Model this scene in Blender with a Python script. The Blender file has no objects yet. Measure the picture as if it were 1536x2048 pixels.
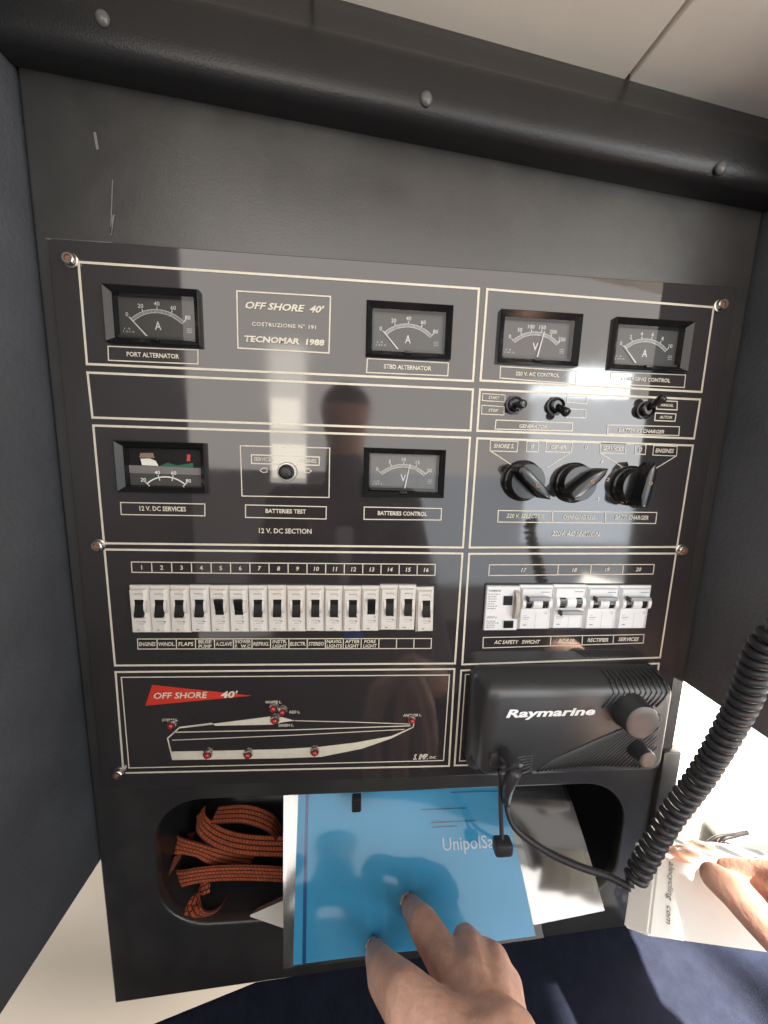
import bpy, bmesh, math, random
import numpy as np
from mathutils import Vector, Matrix
random.seed(7)
S = bpy.context.scene
COL = S.collection

# ------------------------------------------------------------------ camera
FPX = 697.0774588                       # focal length in pixels of the 1536x2048 photograph
def _rod(r):
    r = np.array(r); th = np.linalg.norm(r); k = r/th
    K = np.array([[0,-k[2],k[1]],[k[2],0,-k[0]],[-k[1],k[0],0]])
    return np.eye(3)+np.sin(th)*K+(1-np.cos(th))*K@K
RC = _rod([0.146,-0.0711,0.0243]); TC = np.array([0.0456,0.0393,0.3375])
SW = np.array([[1,0,0],[0,0,1],[0,-1,0]], float)
CP = SW@(-RC.T@TC)
right, down, fwd = (SW@RC.T@np.array(v, float) for v in ((1,0,0),(0,1,0),(0,0,1)))
cam = bpy.data.cameras.new('camera'); camo = bpy.data.objects.new('camera', cam); COL.objects.link(camo)
cam.sensor_fit = 'VERTICAL'; cam.sensor_height = 36; cam.lens = FPX/2048*36; cam.clip_start = .01; cam.clip_end = 50
M4 = Matrix.Identity(4)
for i in range(3):
    M4[i][0] = right[i]; M4[i][1] = -down[i]; M4[i][2] = -fwd[i]; M4[i][3] = CP[i]
camo.matrix_world = M4
S.camera = camo

# ------------------------------------------------------------------ pixel helpers
def ray(px, py): return SW@(RC.T@np.array([(px-768)/FPX,(py-1024)/FPX,1]))
def onY(px, py, Y=0.):
    d = ray(px,py); return CP+d*(Y-CP[1])/d[1]
def onZ(px, py, Z):
    d = ray(px,py); return CP+d*(Z-CP[2])/d[2]
def onX(px, py, X):
    d = ray(px,py); return CP+d*(X-CP[0])/d[0]
def at(px, py, depth): return CP+ray(px,py)*depth
def xz(px, py, Y=0.):
    p = onY(px,py,Y); return (p[0],p[2])

def refl(px, py, Y):                     # where the view ray goes after mirroring in the plate
    P = onY(px,py,0.); d = P-CP; return P+np.array([d[0],-d[1],d[2]])*(-Y/d[1])
# ------------------------------------------------------------------ light
W = bpy.data.worlds.new('World'); S.world = W; W.use_nodes = True
W.node_tree.nodes['Background'].inputs[0].default_value = (1,.95,.9,1)
W.node_tree.nodes['Background'].inputs[1].default_value = .38
def area(name, x0, x1, z0, z1, y, radiance, color, target=None):
    l = bpy.data.lights.new(name, 'AREA'); l.shape = 'RECTANGLE'; l.size = x1-x0; l.size_y = z1-z0
    l.energy = radiance*math.pi*l.size*l.size_y; l.color = color
    o = bpy.data.objects.new(name, l); COL.objects.link(o)
    o.location = ((x0+x1)/2, y, (z0+z1)/2)
    o.rotation_euler = (math.pi/2, 0, 0)      # emits along +Y, towards the console
    return o
def mirrored(name, x0, y0, x1, y1, Y, radiance, color):   # opening whose reflection shows at these pixels of the plate
    a = refl(x0,y1,Y); b = refl(x1,y0,Y); area(name, min(a[0],b[0]), max(a[0],b[0]), min(a[2],b[2]), max(a[2],b[2]), Y, radiance, color)
area('lamp_cabin_opening', -1.7, 2.3, .02, 1.5, -1.6, 2.4, (1,.93,.86))
area('lamp_side_daylight', -.02, 2.2, -.62, .02, -1.6, 1.8, (.84,.92,1))
mirrored('lamp_side_window', 1040,800,1300,1085, -1.5, 3.2, (.84,.92,1))
mirrored('lamp_window_slit', 541,690,612,965, -1.5, 3.6, (1,.92,.80))
mirrored('lamp_window_pane', 543,798,600,856, -1.45, 3.8, (1,.88,.68))
mirrored('lamp_window_pane', 545,890,612,955, -1.45, 3.8, (1,.88,.68))
mirrored('lamp_hatch', 1135,742,1264,806, -1.5, 22.0, (.85,.97,1))
mirrored('lamp_hatch', 1060,772,1135,802, -1.5, 14.0, (.85,.97,1))
for loc, L, hx, hy in (((-.78,-.95,-.78),.9,.45,.3),((1.40,-.85,-1.0),13.0,.75,.55)):      # added low fill lamps that brighten the ceiling, in place of floor bounce
    fl = area('lamp_low_fill', -hx, hx, -hy, hy, -.95, L, (1,.90,.78)); fl.location = loc; fl.rotation_euler = (Vector((-.05,-.05,.30))-fl.location).to_track_quat('-Z','Y').to_euler()
def spot(name, loc, tgt, watts, deg, color, blend=.25, r=.02):
    l = bpy.data.lights.new(name, 'SPOT'); l.energy = watts; l.spot_size = math.radians(deg); l.spot_blend = blend
    l.color = color; l.shadow_soft_size = r
    o = bpy.data.objects.new(name, l); COL.objects.link(o); o.location = loc
    o.rotation_euler = (Vector(tgt)-Vector(loc)).to_track_quat('-Z','Y').to_euler()
spot('lamp_sunbeam', (.50,-.75,1.2), (.290,-.165,-.25), 1250, 6.4, (1,.92,.78), .25)
spot('lamp_sunbeam_wall', (1.05,-1.0,.62), (.60,.165,-.30), 1500, 26, (1,.96,.88))
S.view_settings.view_transform = 'Standard'; S.view_settings.look = 'None'
S.view_settings.exposure = 0; S.view_settings.gamma = 1; S.view_settings.use_curve_mapping = False
S.cycles.max_bounces = 8; S.cycles.caustics_reflective = False; S.cycles.caustics_refractive = False

# ------------------------------------------------------------------ materials
MATS = {}
def mat(name, col, rough=.5, metal=0., spec=.5, var=0., vscale=40., bump=0., bscale=200., rvar=0., coat=0., sub=0., trans=0., stretch=None, emit=None):
    if name in MATS: return MATS[name]
    m = bpy.data.materials.new(name); m.use_nodes = True; nt = m.node_tree; b = nt.nodes['Principled BSDF']
    b.inputs['Base Color'].default_value = (*col,1); b.inputs['Roughness'].default_value = rough
    b.inputs['Metallic'].default_value = metal; b.inputs['Specular IOR Level'].default_value = spec
    if coat: b.inputs['Coat Weight'].default_value = coat; b.inputs['Coat Roughness'].default_value = .08
    if sub:
        b.inputs['Subsurface Weight'].default_value = sub; b.inputs['Subsurface Radius'].default_value = (.012,.004,.002); b.inputs['Subsurface Scale'].default_value = 1
    if trans: b.inputs['Transmission Weight'].default_value = trans
    N = nt.nodes.new; L = nt.links.new
    tc = N('ShaderNodeTexCoord'); vec = tc.outputs['Object']
    if stretch:
        mp = N('ShaderNodeMapping'); mp.inputs['Scale'].default_value = stretch; L(vec, mp.inputs['Vector']); vec = mp.outputs['Vector']
    if var or rvar:
        n = N('ShaderNodeTexNoise'); n.inputs['Scale'].default_value = vscale; n.inputs['Detail'].default_value = 6; n.inputs['Roughness'].default_value = .65
        L(vec, n.inputs['Vector'])
        if var:
            r = N('ShaderNodeMapRange'); r.inputs['From Min'].default_value = .3; r.inputs['From Max'].default_value = .7
            r.inputs['To Min'].default_value = 1-var; r.inputs['To Max'].default_value = 1+var; L(n.outputs['Fac'], r.inputs['Value'])
            mx = N('ShaderNodeMix'); mx.data_type = 'RGBA'; mx.blend_type = 'MULTIPLY'; mx.inputs['Factor'].default_value = 1
            mx.inputs['A'].default_value = (*col,1); L(r.outputs['Result'], mx.inputs['B']); L(mx.outputs['Result'], b.inputs['Base Color'])
        if rvar:
            r = N('ShaderNodeMapRange'); r.inputs['From Min'].default_value = .35; r.inputs['From Max'].default_value = .7
            r.inputs['To Min'].default_value = max(.02,rough-rvar*.5); r.inputs['To Max'].default_value = rough+rvar; L(n.outputs['Fac'], r.inputs['Value'])
            L(r.outputs['Result'], b.inputs['Roughness'])
    if bump:
        n2 = N('ShaderNodeTexNoise'); n2.inputs['Scale'].default_value = bscale; n2.inputs['Detail'].default_value = 4; L(vec, n2.inputs['Vector'])
        bp = N('ShaderNodeBump'); bp.inputs['Strength'].default_value = bump; bp.inputs['Distance'].default_value = .001
        L(n2.outputs['Fac'], bp.inputs['Height']); L(bp.outputs['Normal'], b.inputs['Normal'])
    MATS[name] = m; return m
def weave(name, col, col2, scale, rough=.9, bump=.6, axis='X'):
    m = mat(name, col, rough); nt = m.node_tree; b = nt.nodes['Principled BSDF']; N = nt.nodes.new; L = nt.links.new
    uv = N('ShaderNodeUVMap'); mp = N('ShaderNodeMapping'); mp.inputs['Scale'].default_value = scale; L(uv.outputs['UV'], mp.inputs['Vector'])
    br = N('ShaderNodeTexBrick'); br.inputs['Scale'].default_value = 1; br.inputs['Mortar Size'].default_value = .09; br.inputs['Mortar Smooth'].default_value = .6
    br.inputs['Color1'].default_value = (*col,1); br.inputs['Color2'].default_value = (*[c*.78 for c in col],1); br.inputs['Mortar'].default_value = (*col2,1)
    br.inputs['Brick Width'].default_value = 1; br.inputs['Row Height'].default_value = .5
    L(mp.outputs['Vector'], br.inputs['Vector']); L(br.outputs['Color'], b.inputs['Base Color'])
    bp = N('ShaderNodeBump'); bp.inputs['Strength'].default_value = bump; bp.inputs['Distance'].default_value = .0008; bp.invert = True
    L(br.outputs['Fac'], bp.inputs['Height']); L(bp.outputs['Normal'], b.inputs['Normal'])
    return m
def clear(name, col=(1,1,1), rough=.03, base=.0, tint=1.0):
    m = bpy.data.materials.new(name); m.use_nodes = True; nt = m.node_tree; nt.nodes.clear(); N = nt.nodes.new; L = nt.links.new
    o = N('ShaderNodeOutputMaterial'); mx = N('ShaderNodeMixShader'); t = N('ShaderNodeBsdfTransparent'); g = N('ShaderNodeBsdfGlossy'); fr = N('ShaderNodeFresnel')
    t.inputs[0].default_value = (tint,tint,tint,1); g.inputs[0].default_value = (*col,1); g.inputs['Roughness'].default_value = rough
    fr.inputs[0].default_value = 1.5; ad = N('ShaderNodeMath'); ad.inputs[1].default_value = base; L(fr.outputs[0], ad.inputs[0])
    L(ad.outputs[0], mx.inputs[0]); L(t.outputs[0], mx.inputs[1]); L(g.outputs[0], mx.inputs[2]); L(mx.outputs[0], o.inputs[0])
    MATS[name] = m; return m
m_plate = mat('plate_laminate', (.028,.024,.025), .05, spec=1., rvar=.09, vscale=7, var=.15)
m_console = mat('console_black', (.030,.029,.028), .34, spec=1., var=.25, vscale=9, bump=.12, bscale=900, rvar=.12)
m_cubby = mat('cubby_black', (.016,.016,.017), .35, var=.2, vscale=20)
m_rail = mat('rail_vinyl', (.013,.013,.014), .36, spec=.45, bump=.25, bscale=700, var=.15, vscale=12)
m_side = mat('side_panel_vinyl', (.072,.078,.090), .5, spec=.8, var=.3, vscale=5, bump=.5, bscale=330, rvar=.15)
m_white = mat('white_gelcoat', (.74,.67,.58), .45, var=.05, vscale=4)
m_ceil = mat('ceiling_panel', (.90,.83,.75), .55, var=.05, vscale=5)
m_seam = mat('seam_brown', (.10,.06,.04), .8)
m_print = mat('cream_print', (.60,.55,.46), .5, var=.10, vscale=90)
m_red = mat('red_print', (.52,.035,.02), .45)
m_gblack = mat('gloss_black', (.010,.010,.011), .16, spec=.5)
m_mblack = mat('matt_black', (.014,.014,.015), .45)
m_lever = mat('lever_black', (.006,.006,.0065), .5, spec=.25)
m_dial = mat('dial_black', (.045,.042,.040), .5, var=.1, vscale=60)
m_dialw = mat('dial_print', (.75,.75,.72), .5)
m_needle = mat('needle_white', (.80,.78,.74), .4)
m_dull = mat('dial_aluminium', (.11,.105,.10), .4, var=.3, vscale=50)
m_brk = mat('breaker_cream', (.60,.57,.54), .42, var=.05, vscale=120)
nt = m_brk.node_tree; oi = nt.nodes.new('ShaderNodeObjectInfo'); hs = nt.nodes.new('ShaderNodeHueSaturation'); mr = nt.nodes.new('ShaderNodeMapRange')
mr.inputs['To Min'].default_value = .6; mr.inputs['To Max'].default_value = 1.6; nt.links.new(oi.outputs['Random'], mr.inputs['Value']); nt.links.new(mr.outputs['Result'], hs.inputs['Saturation'])
bs = nt.nodes['Principled BSDF']; lk = bs.inputs['Base Color'].links[0]; nt.links.new(lk.from_socket, hs.inputs['Color']); nt.links.new(hs.outputs['Color'], bs.inputs['Base Color'])
m_brk2 = mat('breaker_white', (.72,.73,.74), .4, var=.04, vscale=120)
m_brkp = mat('breaker_print', (.16,.15,.15), .6)
m_grey = mat('grey_plastic', (.30,.31,.33), .4)
m_tan = mat('breaker_side', (.42,.38,.33), .5)
m_brass = mat('brass', (.30,.16,.08), .4, metal=1)
m_steel = mat('stainless', (.62,.58,.54), .25, metal=1, var=.1, vscale=300)
m_rust = mat('rusty_socket', (.30,.13,.08), .6, metal=.3)
m_lens = mat('red_lens', (.32,.012,.012), .15, coat=.5)
m_radio = mat('radio_black', (.026,.027,.030), .42, spec=.9, bump=.1, bscale=1500)
m_logo = mat('logo_white', (.90,.90,.90), .4)
m_cord = mat('cord_black', (.030,.030,.034), .38, spec=.5)
m_board = mat('circuit_green', (.01,.10,.06), .4)
m_glass = clear('meter_glass', rough=.02)
m_film = clear('clear_film', (.95,.95,.95), .12, base=.28, tint=.8)
m_sleeve = mat('silver_sleeve', (.21,.205,.205), .16, spec=1., bump=1., bscale=28, var=.15, vscale=20)
m_folder = mat('folder_blue', (.07,.45,.82), .25, spec=.15, bump=.5, bscale=14, var=.10, vscale=9)
m_folded = mat('folder_blue_dark', (.012,.10,.32), .3)
m_folderp = mat('folder_print', (.02,.13,.34), .5)
m_folderw = mat('folder_logo', (.62,.80,.92), .5)
m_paper = mat('paper_white', (.72,.69,.64), .7, var=.04, vscale=50)
m_skin = mat('skin', (.80,.49,.385), .5, sub=.25, var=.16, vscale=70, bump=.6, bscale=330)
m_cloth = mat('dark_shirt', (.12,.13,.16), .9)
m_hair = mat('hair_dark', (.02,.015,.012), .6)
m_card = mat('carton_white', (.80,.79,.74), .5, var=.03, vscale=60)
m_cardp = mat('carton_print', (.035,.035,.035), .6)
m_bag = clear('plastic_bag', (.95,.97,.97), .22, base=.03, tint=.94)
m_greyv = mat('grey_vinyl', (.085,.085,.08), .5, bump=.3, bscale=400, var=.1, vscale=20)
m_glframe = mat('spectacle_frame', (.05,.04,.045), .3)

# ------------------------------------------------------------------ mesh helpers
def link(me, name, m=None, parent=None, smooth=False):
    o = bpy.data.objects.new(name, me); COL.objects.link(o)
    if m: me.materials.append(m)
    if parent is not None: o.parent = parent
    if smooth:
        for p in me.polygons: p.use_smooth = True
    return o
def pyd(name, v, f, m=None, parent=None, smooth=False):
    me = bpy.data.meshes.new(name); me.from_pydata([tuple(map(float,p)) for p in v], [], f); me.update()
    return link(me, name, m, parent, smooth)
def tobj(bm, name, m, parent=None, smooth=False, angle=None):
    bmesh.ops.recalc_face_normals(bm, faces=bm.faces)
    me = bpy.data.meshes.new(name); bm.to_mesh(me); bm.free()
    o = link(me, name, m, parent, smooth or angle is not None)
    if angle is not None: me.set_sharp_from_angle(angle=math.radians(angle))
    return o
def empty(name, loc=(0,0,0), parent=None):
    o = bpy.data.objects.new(name, None); COL.objects.link(o); o.location = loc; o.empty_display_size = .02
    if parent is not None: o.parent = parent
    return o
def tag(o, label=None, cat=None, group=None, kind=None):
    for k, v in (('label',label),('category',cat),('group',group),('kind',kind)):
        if v: o[k] = v
    return o
def bbox(x0,x1,y0,y1,z0,z1,bev=0.,seg=2,bm=None):
    n = bm or bmesh.new()
    t = bmesh.new(); bmesh.ops.create_cube(t, size=1)
    for v in t.verts: v.co = Vector(((x0+x1)/2+v.co.x*(x1-x0),(y0+y1)/2+v.co.y*(y1-y0),(z0+z1)/2+v.co.z*(z1-z0)))
    if bev: bmesh.ops.bevel(t, geom=t.edges[:], offset=bev, segments=seg, profile=.5, affect='EDGES')
    add(n, t); return n
def add(n, t):
    me = bpy.data.meshes.new('tmp'); t.to_mesh(me); t.free(); n.from_mesh(me); bpy.data.meshes.remove(me)
def loft(loops, cap0=True, cap1=True, bm=None):
    n = bm or bmesh.new(); R = [[n.verts.new(tuple(map(float,p))) for p in l] for l in loops]; k = len(R[0])
    for a, b in zip(R, R[1:]):
        for i in range(k): n.faces.new((a[i],a[(i+1)%k],b[(i+1)%k],b[i]))
    if cap0: n.faces.new(R[0][::-1])
    if cap1: n.faces.new(R[-1])
    return n
def circ(c, r, n=24, axis='y', ph=0., rz=None):
    rz = rz or r; out = []
    for i in range(n):
        a = 2*math.pi*i/n+ph; p = (r*math.cos(a), rz*math.sin(a))
        out.append((c[0]+p[0],c[1],c[2]+p[1]) if axis=='y' else ((c[0]+p[0],c[1]+p[1],c[2]) if axis=='z' else (c[0],c[1]+p[0],c[2]+p[1])))
    return out
def lathe(c, prof, n=24, bm=None, cap0=True, cap1=True):          # prof: (radius, y) along -Y from the panel
    return loft([circ((c[0],y,c[1]), r, n) for r, y in prof], cap0, cap1, bm)
def tube(pts, rad, sides=8, bm=None, caps=True):
    pts = [Vector(p) for p in pts]; n = len(pts); loops = []
    t0 = (pts[1]-pts[0]).normalized(); ref = t0.orthogonal().normalized()
    for i, p in enumerate(pts):
        t = (pts[min(i+1,n-1)]-pts[max(i-1,0)]).normalized()
        ref = (ref-t*ref.dot(t)).normalized(); b = t.cross(ref); r = rad[i] if hasattr(rad,'__len__') else rad
        loops.append([p+ref*(r*math.cos(2*math.pi*k/sides))+b*(r*math.sin(2*math.pi*k/sides)) for k in range(sides)])
    return loft(loops, caps, caps, bm)
def spline(pts, k=10):
    P = [np.array(p, float) for p in pts]; P = [2*P[0]-P[1]]+P+[2*P[-1]-P[-2]]; out = []
    for i in range(1, len(P)-2):
        a, b, c, d = P[i-1:i+3]
        for j in range(k):
            t = j/k; out.append(.5*((2*b)+(c-a)*t+(2*a-5*b+4*c-d)*t*t+(3*b-a-3*c+d)*t**3))
    out.append(P[-2]); return out
def stroke(v, f, pts, w, y, closed=True):                       # flat ribbon in the plate plane
    n = len(pts); pts = [np.array(p, float) for p in pts]; L = []; 
    for i in range(n):
        a = pts[i-1] if (closed or i) else None; c = pts[(i+1)%n] if (closed or i < n-1) else None; b = pts[i]
        d1 = (b-a)/np.linalg.norm(b-a) if a is not None else None; d2 = (c-b)/np.linalg.norm(c-b) if c is not None else None
        if d1 is None: d1 = d2
        if d2 is None: d2 = d1
        n1 = np.array([-d1[1],d1[0]]); n2 = np.array([-d2[1],d2[0]]); mm = n1+n2; mm /= np.linalg.norm(mm); s = (w/2)/max(.3,mm@n1)
        L.append((b+mm*s, b-mm*s))
    s0 = len(v)
    for p, q in L: v += [(p[0],y,p[1]),(q[0],y,q[1])]
    for i in range(n if closed else n-1):
        j = (i+1)%n; f.append((s0+2*i, s0+2*i+1, s0+2*j+1, s0+2*j))
def flat(name, outer, holes, yf, yb, bev, m, parent=None, res=3):  # plate with holes: outlines are (x,z) lists
    cu = bpy.data.curves.new(name,'CURVE'); cu.dimensions = '2D'; cu.fill_mode = 'BOTH'
    cu.extrude = abs(yb-yf)/2-bev; cu.bevel_depth = bev; cu.bevel_resolution = res; cu.offset = -bev
    for l in [outer]+holes:
        s = cu.splines.new('POLY'); s.points.add(len(l)-1); s.use_cyclic_u = True
        for p, q in zip(s.points, l): p.co = (q[0],q[1],0,1)
    t = bpy.data.objects.new('t',cu); COL.objects.link(t); bpy.context.view_layer.update()
    me = bpy.data.meshes.new_from_object(t.evaluated_get(bpy.context.evaluated_depsgraph_get())); bpy.data.objects.remove(t)
    for v in me.vertices: v.co = Vector((v.co.x,(yf+yb)/2-v.co.z,v.co.y))
    o = link(me, name, m, parent, True); me.materials.clear(); me.materials.append(m); me.set_sharp_from_angle(angle=math.radians(35))
    return o
def rrect(x0,x1,z0,z1,r,n=8):
    out = []
    for cx, cz, a0 in ((x1-r,z1-r,0),(x0+r,z1-r,90),(x0+r,z0+r,180),(x1-r,z0+r,270)):
        for i in range(n+1):
            a = math.radians(a0+90*i/n); out.append((cx+r*math.cos(a),cz+r*math.sin(a)))
    return out
def rlerp(a, b, t): return a+(b-a)*t

# text: collected, evaluated together
TEXTS = []
def text(s, p0, p1, h, m, parent, name='lettering', y=-.0005, up=None, shear=0., bold=0., normal=None, fit=True, space=1.):
    """s set from point p0 to point p1 (3-D, baseline mid height), cap height h."""
    cu = bpy.data.curves.new(name,'FONT'); cu.body = s; cu.align_x = 'CENTER'; cu.align_y = 'CENTER'; cu.size = 1; cu.shear = shear; cu.offset = bold
    cu.resolution_u = 2; cu.space_character = space
    t = bpy.data.objects.new('t', cu); COL.objects.link(t)
    TEXTS.append((t, np.array(p0,float), np.array(p1,float), h, m, parent, name, normal, fit))
def flush_text():
    bpy.context.view_layer.update(); dg = bpy.context.evaluated_depsgraph_get()
    for t, p0, p1, h, m, parent, name, normal, fit in TEXTS:
        me = bpy.data.meshes.new_from_object(t.evaluated_get(dg)); n = len(me.vertices)
        co = np.zeros(n*3); me.vertices.foreach_get('co', co); co = co.reshape(-1,3)
        mn, mx = co.min(0), co.max(0); c = (mn+mx)/2; sz = mx-mn
        u = p1-p0; Lg = np.linalg.norm(u); u = u/Lg
        nn = np.array(normal if normal is not None else (0,-1,0), float); nn /= np.linalg.norm(nn); vv = np.cross(nn,u)
        sx = Lg/sz[0]; sy = h/max(sz[1],.3)
        if not fit: sx = min(sy,sx)
        q = (p0+p1)/2 + np.outer((co[:,0]-c[0])*sx,u)+np.outer((co[:,1]-c[1])*sy,vv)
        me.vertices.foreach_set('co', q.ravel()); me.materials.clear()
        o = link(me, name, m, parent); me.update()
    for t in TEXTS: bpy.data.objects.remove(t[0])
def ptext(s, xl, xr, yc, hpx, parent, m=None, y=-.0005, slope=None, **k):
    """text on the plate: left/right pixel, mid pixel row, cap height in pixels"""
    a = onY(xl,yc,y); b = onY(xr,yc,y); zc = (a[2]+b[2])/2; h = abs(onY((xl+xr)/2,yc-hpx/2,y)[2]-onY((xl+xr)/2,yc+hpx/2,y)[2])
    text(s, (a[0],y,zc), (b[0],y,zc), h, m or m_print, parent, **k)

# ------------------------------------------------------------------ setting
wall = pyd('wall_back', [(-2,.165,-1.4),(2,.165,-1.4),(2,.165,.60),(-2,.165,.60)], [(0,1,2,3)], m_white); tag(wall, kind='structure')
left = tobj(bbox(-.366,-.338,-.255,.16,-.345,.62,.003), 'wall_left', m_side, angle=40); tag(left, kind='structure')
rightp = tobj(bbox(.2925,.318,-.112,.16,-.147,.62,.003), 'wall_right', m_side, angle=40); tag(rightp, kind='structure')
# overhead rail line (front face): lower edge and upper edge in the photograph, at Y = -.03
b0 = onY(0,58,-.02); b1 = onY(1536,370,-.02)
def railz(x): return b0[2]+(b1[2]-b0[2])*(x-b0[0])/(b1[0]-b0[0])
railk = lambda x: 1.62-.45*(x-XL_)/.6255
XL_ = -.335
zc_ = lambda x: railz(x)+.060*railk(x)
ceil = empty('ceiling', (0,0,.42)); tag(ceil, kind='structure')
def seam(pa, pb, dx=0.):              # seam seen from pixel pa (far end) to pb: x as a function of y on the ceiling
    A, B_ = (onZ(*p, .425) for p in (pa, pb)); k = (B_[0]-A[0])/(B_[1]-A[1]); return lambda y: A[0]+k*(y-A[1])-dx
s1 = seam((620,18),(617,0)); s2 = seam((1240,185),(1385,0),.014)
for fa, fb in ((lambda y: -.75, s1),(s1,s2),(s2, lambda y: .85)):
    g = .0017
    bm = bmesh.new(); vs = []
    for y in (.16,-.27):
        for dz in (0,.012):
            for x in (fa(y)+g, fb(y)-g): vs.append(bm.verts.new((x,y,zc_(x)+dz-.42)))
    for f in ((0,1,5,4),(2,6,7,3),(0,4,6,2),(1,3,7,5),(0,2,3,1),(4,5,7,6)): bm.faces.new([vs[i] for i in f])
    bmesh.ops.recalc_face_normals(bm, faces=bm.faces)
    bmesh.ops.bevel(bm, geom=bm.edges[:], offset=.0008, segments=1, affect='EDGES')
    tobj(bm, 'ceiling_panel', m_ceil, ceil)
pyd('ceiling_batten', [(x,y,zc_(x)+.014-.42) for x,y in ((-.75,.16),(.75,.16),(.75,-.26),(-.75,-.26))], [(0,1,2,3)], m_seam, ceil)

# ------------------------------------------------------------------ console
XL, XR = -.335, .2905
def zbot(x): return -.529+(x-XL)/(XR-XL)*.056
con = empty('helm_console', (0,.08,-.53)); tag(con, 'black moulded console housing the electrical panel and an open storage cubby', 'console')
con_off = Vector(con.location)
def under(o, p):      # keep world coordinates
    o.parent = p; o.matrix_parent_inverse = Matrix.Translation(-Vector(p.location)); return o
hole = rrect(-.279,.243,-.428,-.269,.052)
MET = [xz(px,py,-.004) for px,py in ((303.5,631),(819,660),(1081,676),(1306,690),(321,935),(809,946.5))]
MH_ = [[(x-.0330,z-.0178),(x+.0330,z-.0178),(x+.0330,z+.0178),(x-.0330,z+.0178)] for x,z in MET]
face = under(flat('front_face', [(XL,zbot(XL)),(XR,zbot(XR)),(XR,.50),(XL,.50)], [hole]+MH_, .004,.016,.0025, m_console), con)
lp = lambda y, s=0: [(x+(-s if x>0 else s)*0, y, z) for x, z in hole]
def shrink(l, d):
    cx, cz = -.018,-.3485; return [(cx+(x-cx)*(1-d/.26), cz+(z-cz)*(1-d/.08)) for x, z in l]
h1 = shrink(hole,-.0005); h2 = shrink(hole,.004); h3 = shrink(hole,.010)
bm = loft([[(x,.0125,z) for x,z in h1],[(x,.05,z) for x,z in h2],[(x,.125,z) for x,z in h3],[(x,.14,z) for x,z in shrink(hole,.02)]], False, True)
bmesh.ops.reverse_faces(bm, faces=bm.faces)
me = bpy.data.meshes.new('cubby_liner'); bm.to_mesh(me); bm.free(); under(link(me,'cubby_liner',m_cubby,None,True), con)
bm = bbox(XL,XL+.012,.0162,.16,-.52,.50); under(tobj(bm,'side_cheek',m_console),con)
bm = bbox(XR-.012,XR,.0162,.16,-.465,.50); under(tobj(bm,'side_cheek',m_console),con)
under(tobj(bbox(.2745,.2955,-.002,.03,-.462,-.226,.002), 'corner_post', m_console, angle=40), con)
# padded rail across the top
prof = [(.0035,-.001),(-.012,-.001),(-.0175,.001),(-.020,.005),(-.0205,.010),(-.0205,.024),(-.0195,.0275),(-.0165,.0305),(-.012,.035),(-.005,.048),(.003,.058)]
loops = [[(x,y,railz(x)+z*railk(x)) for y,z in prof] for x in (XL-.001,-.2,-.05,.1,XR+.001)]
bm = bmesh.new(); R = [[bm.verts.new(p) for p in l] for l in loops]
for a, b in zip(R,R[1:]):
    for i in range(len(prof)-1): bm.faces.new((a[i],a[i+1],b[i+1],b[i]))
bm.faces.new(R[0]); bm.faces.new(R[-1][::-1])
rail = under(tobj(bm,'padded_rail',m_rail,None,angle=50),con)
for px, py in ((207,40),(852,200),(1440,338)):
    c = onY(px,py,-.02); bm = lathe((c[0],c[2]), [(.0048,-.0195),(.0048,-.021),(.0040,-.0225),(.0022,-.0234),(.0006,-.0236)],16)
    o = tobj(bm,'screw',mat('screw_grey',(.10,.10,.10),.3),None,True); o.parent = rail
# worn scratches along the old panel outline
for pts, w in ((((190,265),(196,300)),.0022),(((226,360),(222,468)),.0009),(((228,430),(222,470)),.0016),(((92,478),(225,486)),.0010),(((1180,1000),(1181,1001)),.0005)):
    v, f = [], []; stroke(v,f,[xz(*p,.004) for p in pts],w,.0036,False)
    under(pyd('scuff_mark',v,f,mat('scuff',(.16,.155,.15),.7)),con)
bm = bbox(-.072,-.062,-.004,.0045,-.284,-.268,.0015); under(tobj(bm,'latch',m_mblack,None,angle=40),con)

# ------------------------------------------------------------------ electrical panel
pan = empty('electrical_panel', (0,0,0)); tag(pan, 'dark electrical control panel with meters, breakers and cream engraved boat diagram', 'control panel')
plate = flat('plate', rrect(-.322,.273,-.2475,.254,.004,4), MH_, 0,.0042,.0006, m_plate, pan)
def frame(name, quads, w, parent=pan, y=-.0003):
    v, f = [], []
    for q in quads: stroke(v,f,[xz(*p,y) for p in q],w,y,len(q)>2)
    return pyd(name, v, f, m_print, parent)
SEC = [[(157,524),(958,577.5),(946,762),(174,728)],[(175,745),(946,779),(941,861),(185,835)],[(186.5,851),(940,875.5),(926,1095),(208,1086.5)],
 [(209,1099),(925,1107),(910,1327),(230,1331)],[(231,1344),(909,1338),(898,1532),(247,1546)],
 [(974.5,578.5),(1427.5,614.7),(1403,784),(961,761)],[(960,779),(1400.5,799),(1388,877),(954.6,861.6)],[(954.6,876.5),(1386,891),(1354,1094),(939,1095)],
 [(938.5,1107.5),(1352,1107),(1320,1315),(924.5,1329)],[(922.5,1341),(1318,1327),(1289,1524),(909,1531)]]
for q in SEC: frame('section_frame', [q], .0019)
frame('inner_frame', [[(242.6,1354.7),(899,1350),(887,1521),(258,1536)]], .0011)
frame('inner_frame', [[(931,1349),(1308,1336),(1280,1515),(919,1522)]], .0011)
def label(s, quad, xl, xr, yc, h, w=.0009, **k):
    o = frame('label_frame', [quad], w)
    if s: ptext(s, xl, xr, yc, h, o, **k)
    return o
B = dict(bold=.024)
label('PORT ALTERNATOR', [(216,692.5),(396,700),(396,728),(217,720.6)], 253.5,358,710.5,9.5, **B)
label('STBD ALTERNATOR', [(735,717),(897,726),(895.5,751.6),(733,745)], 767.6,863,735,9, **B)
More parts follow.
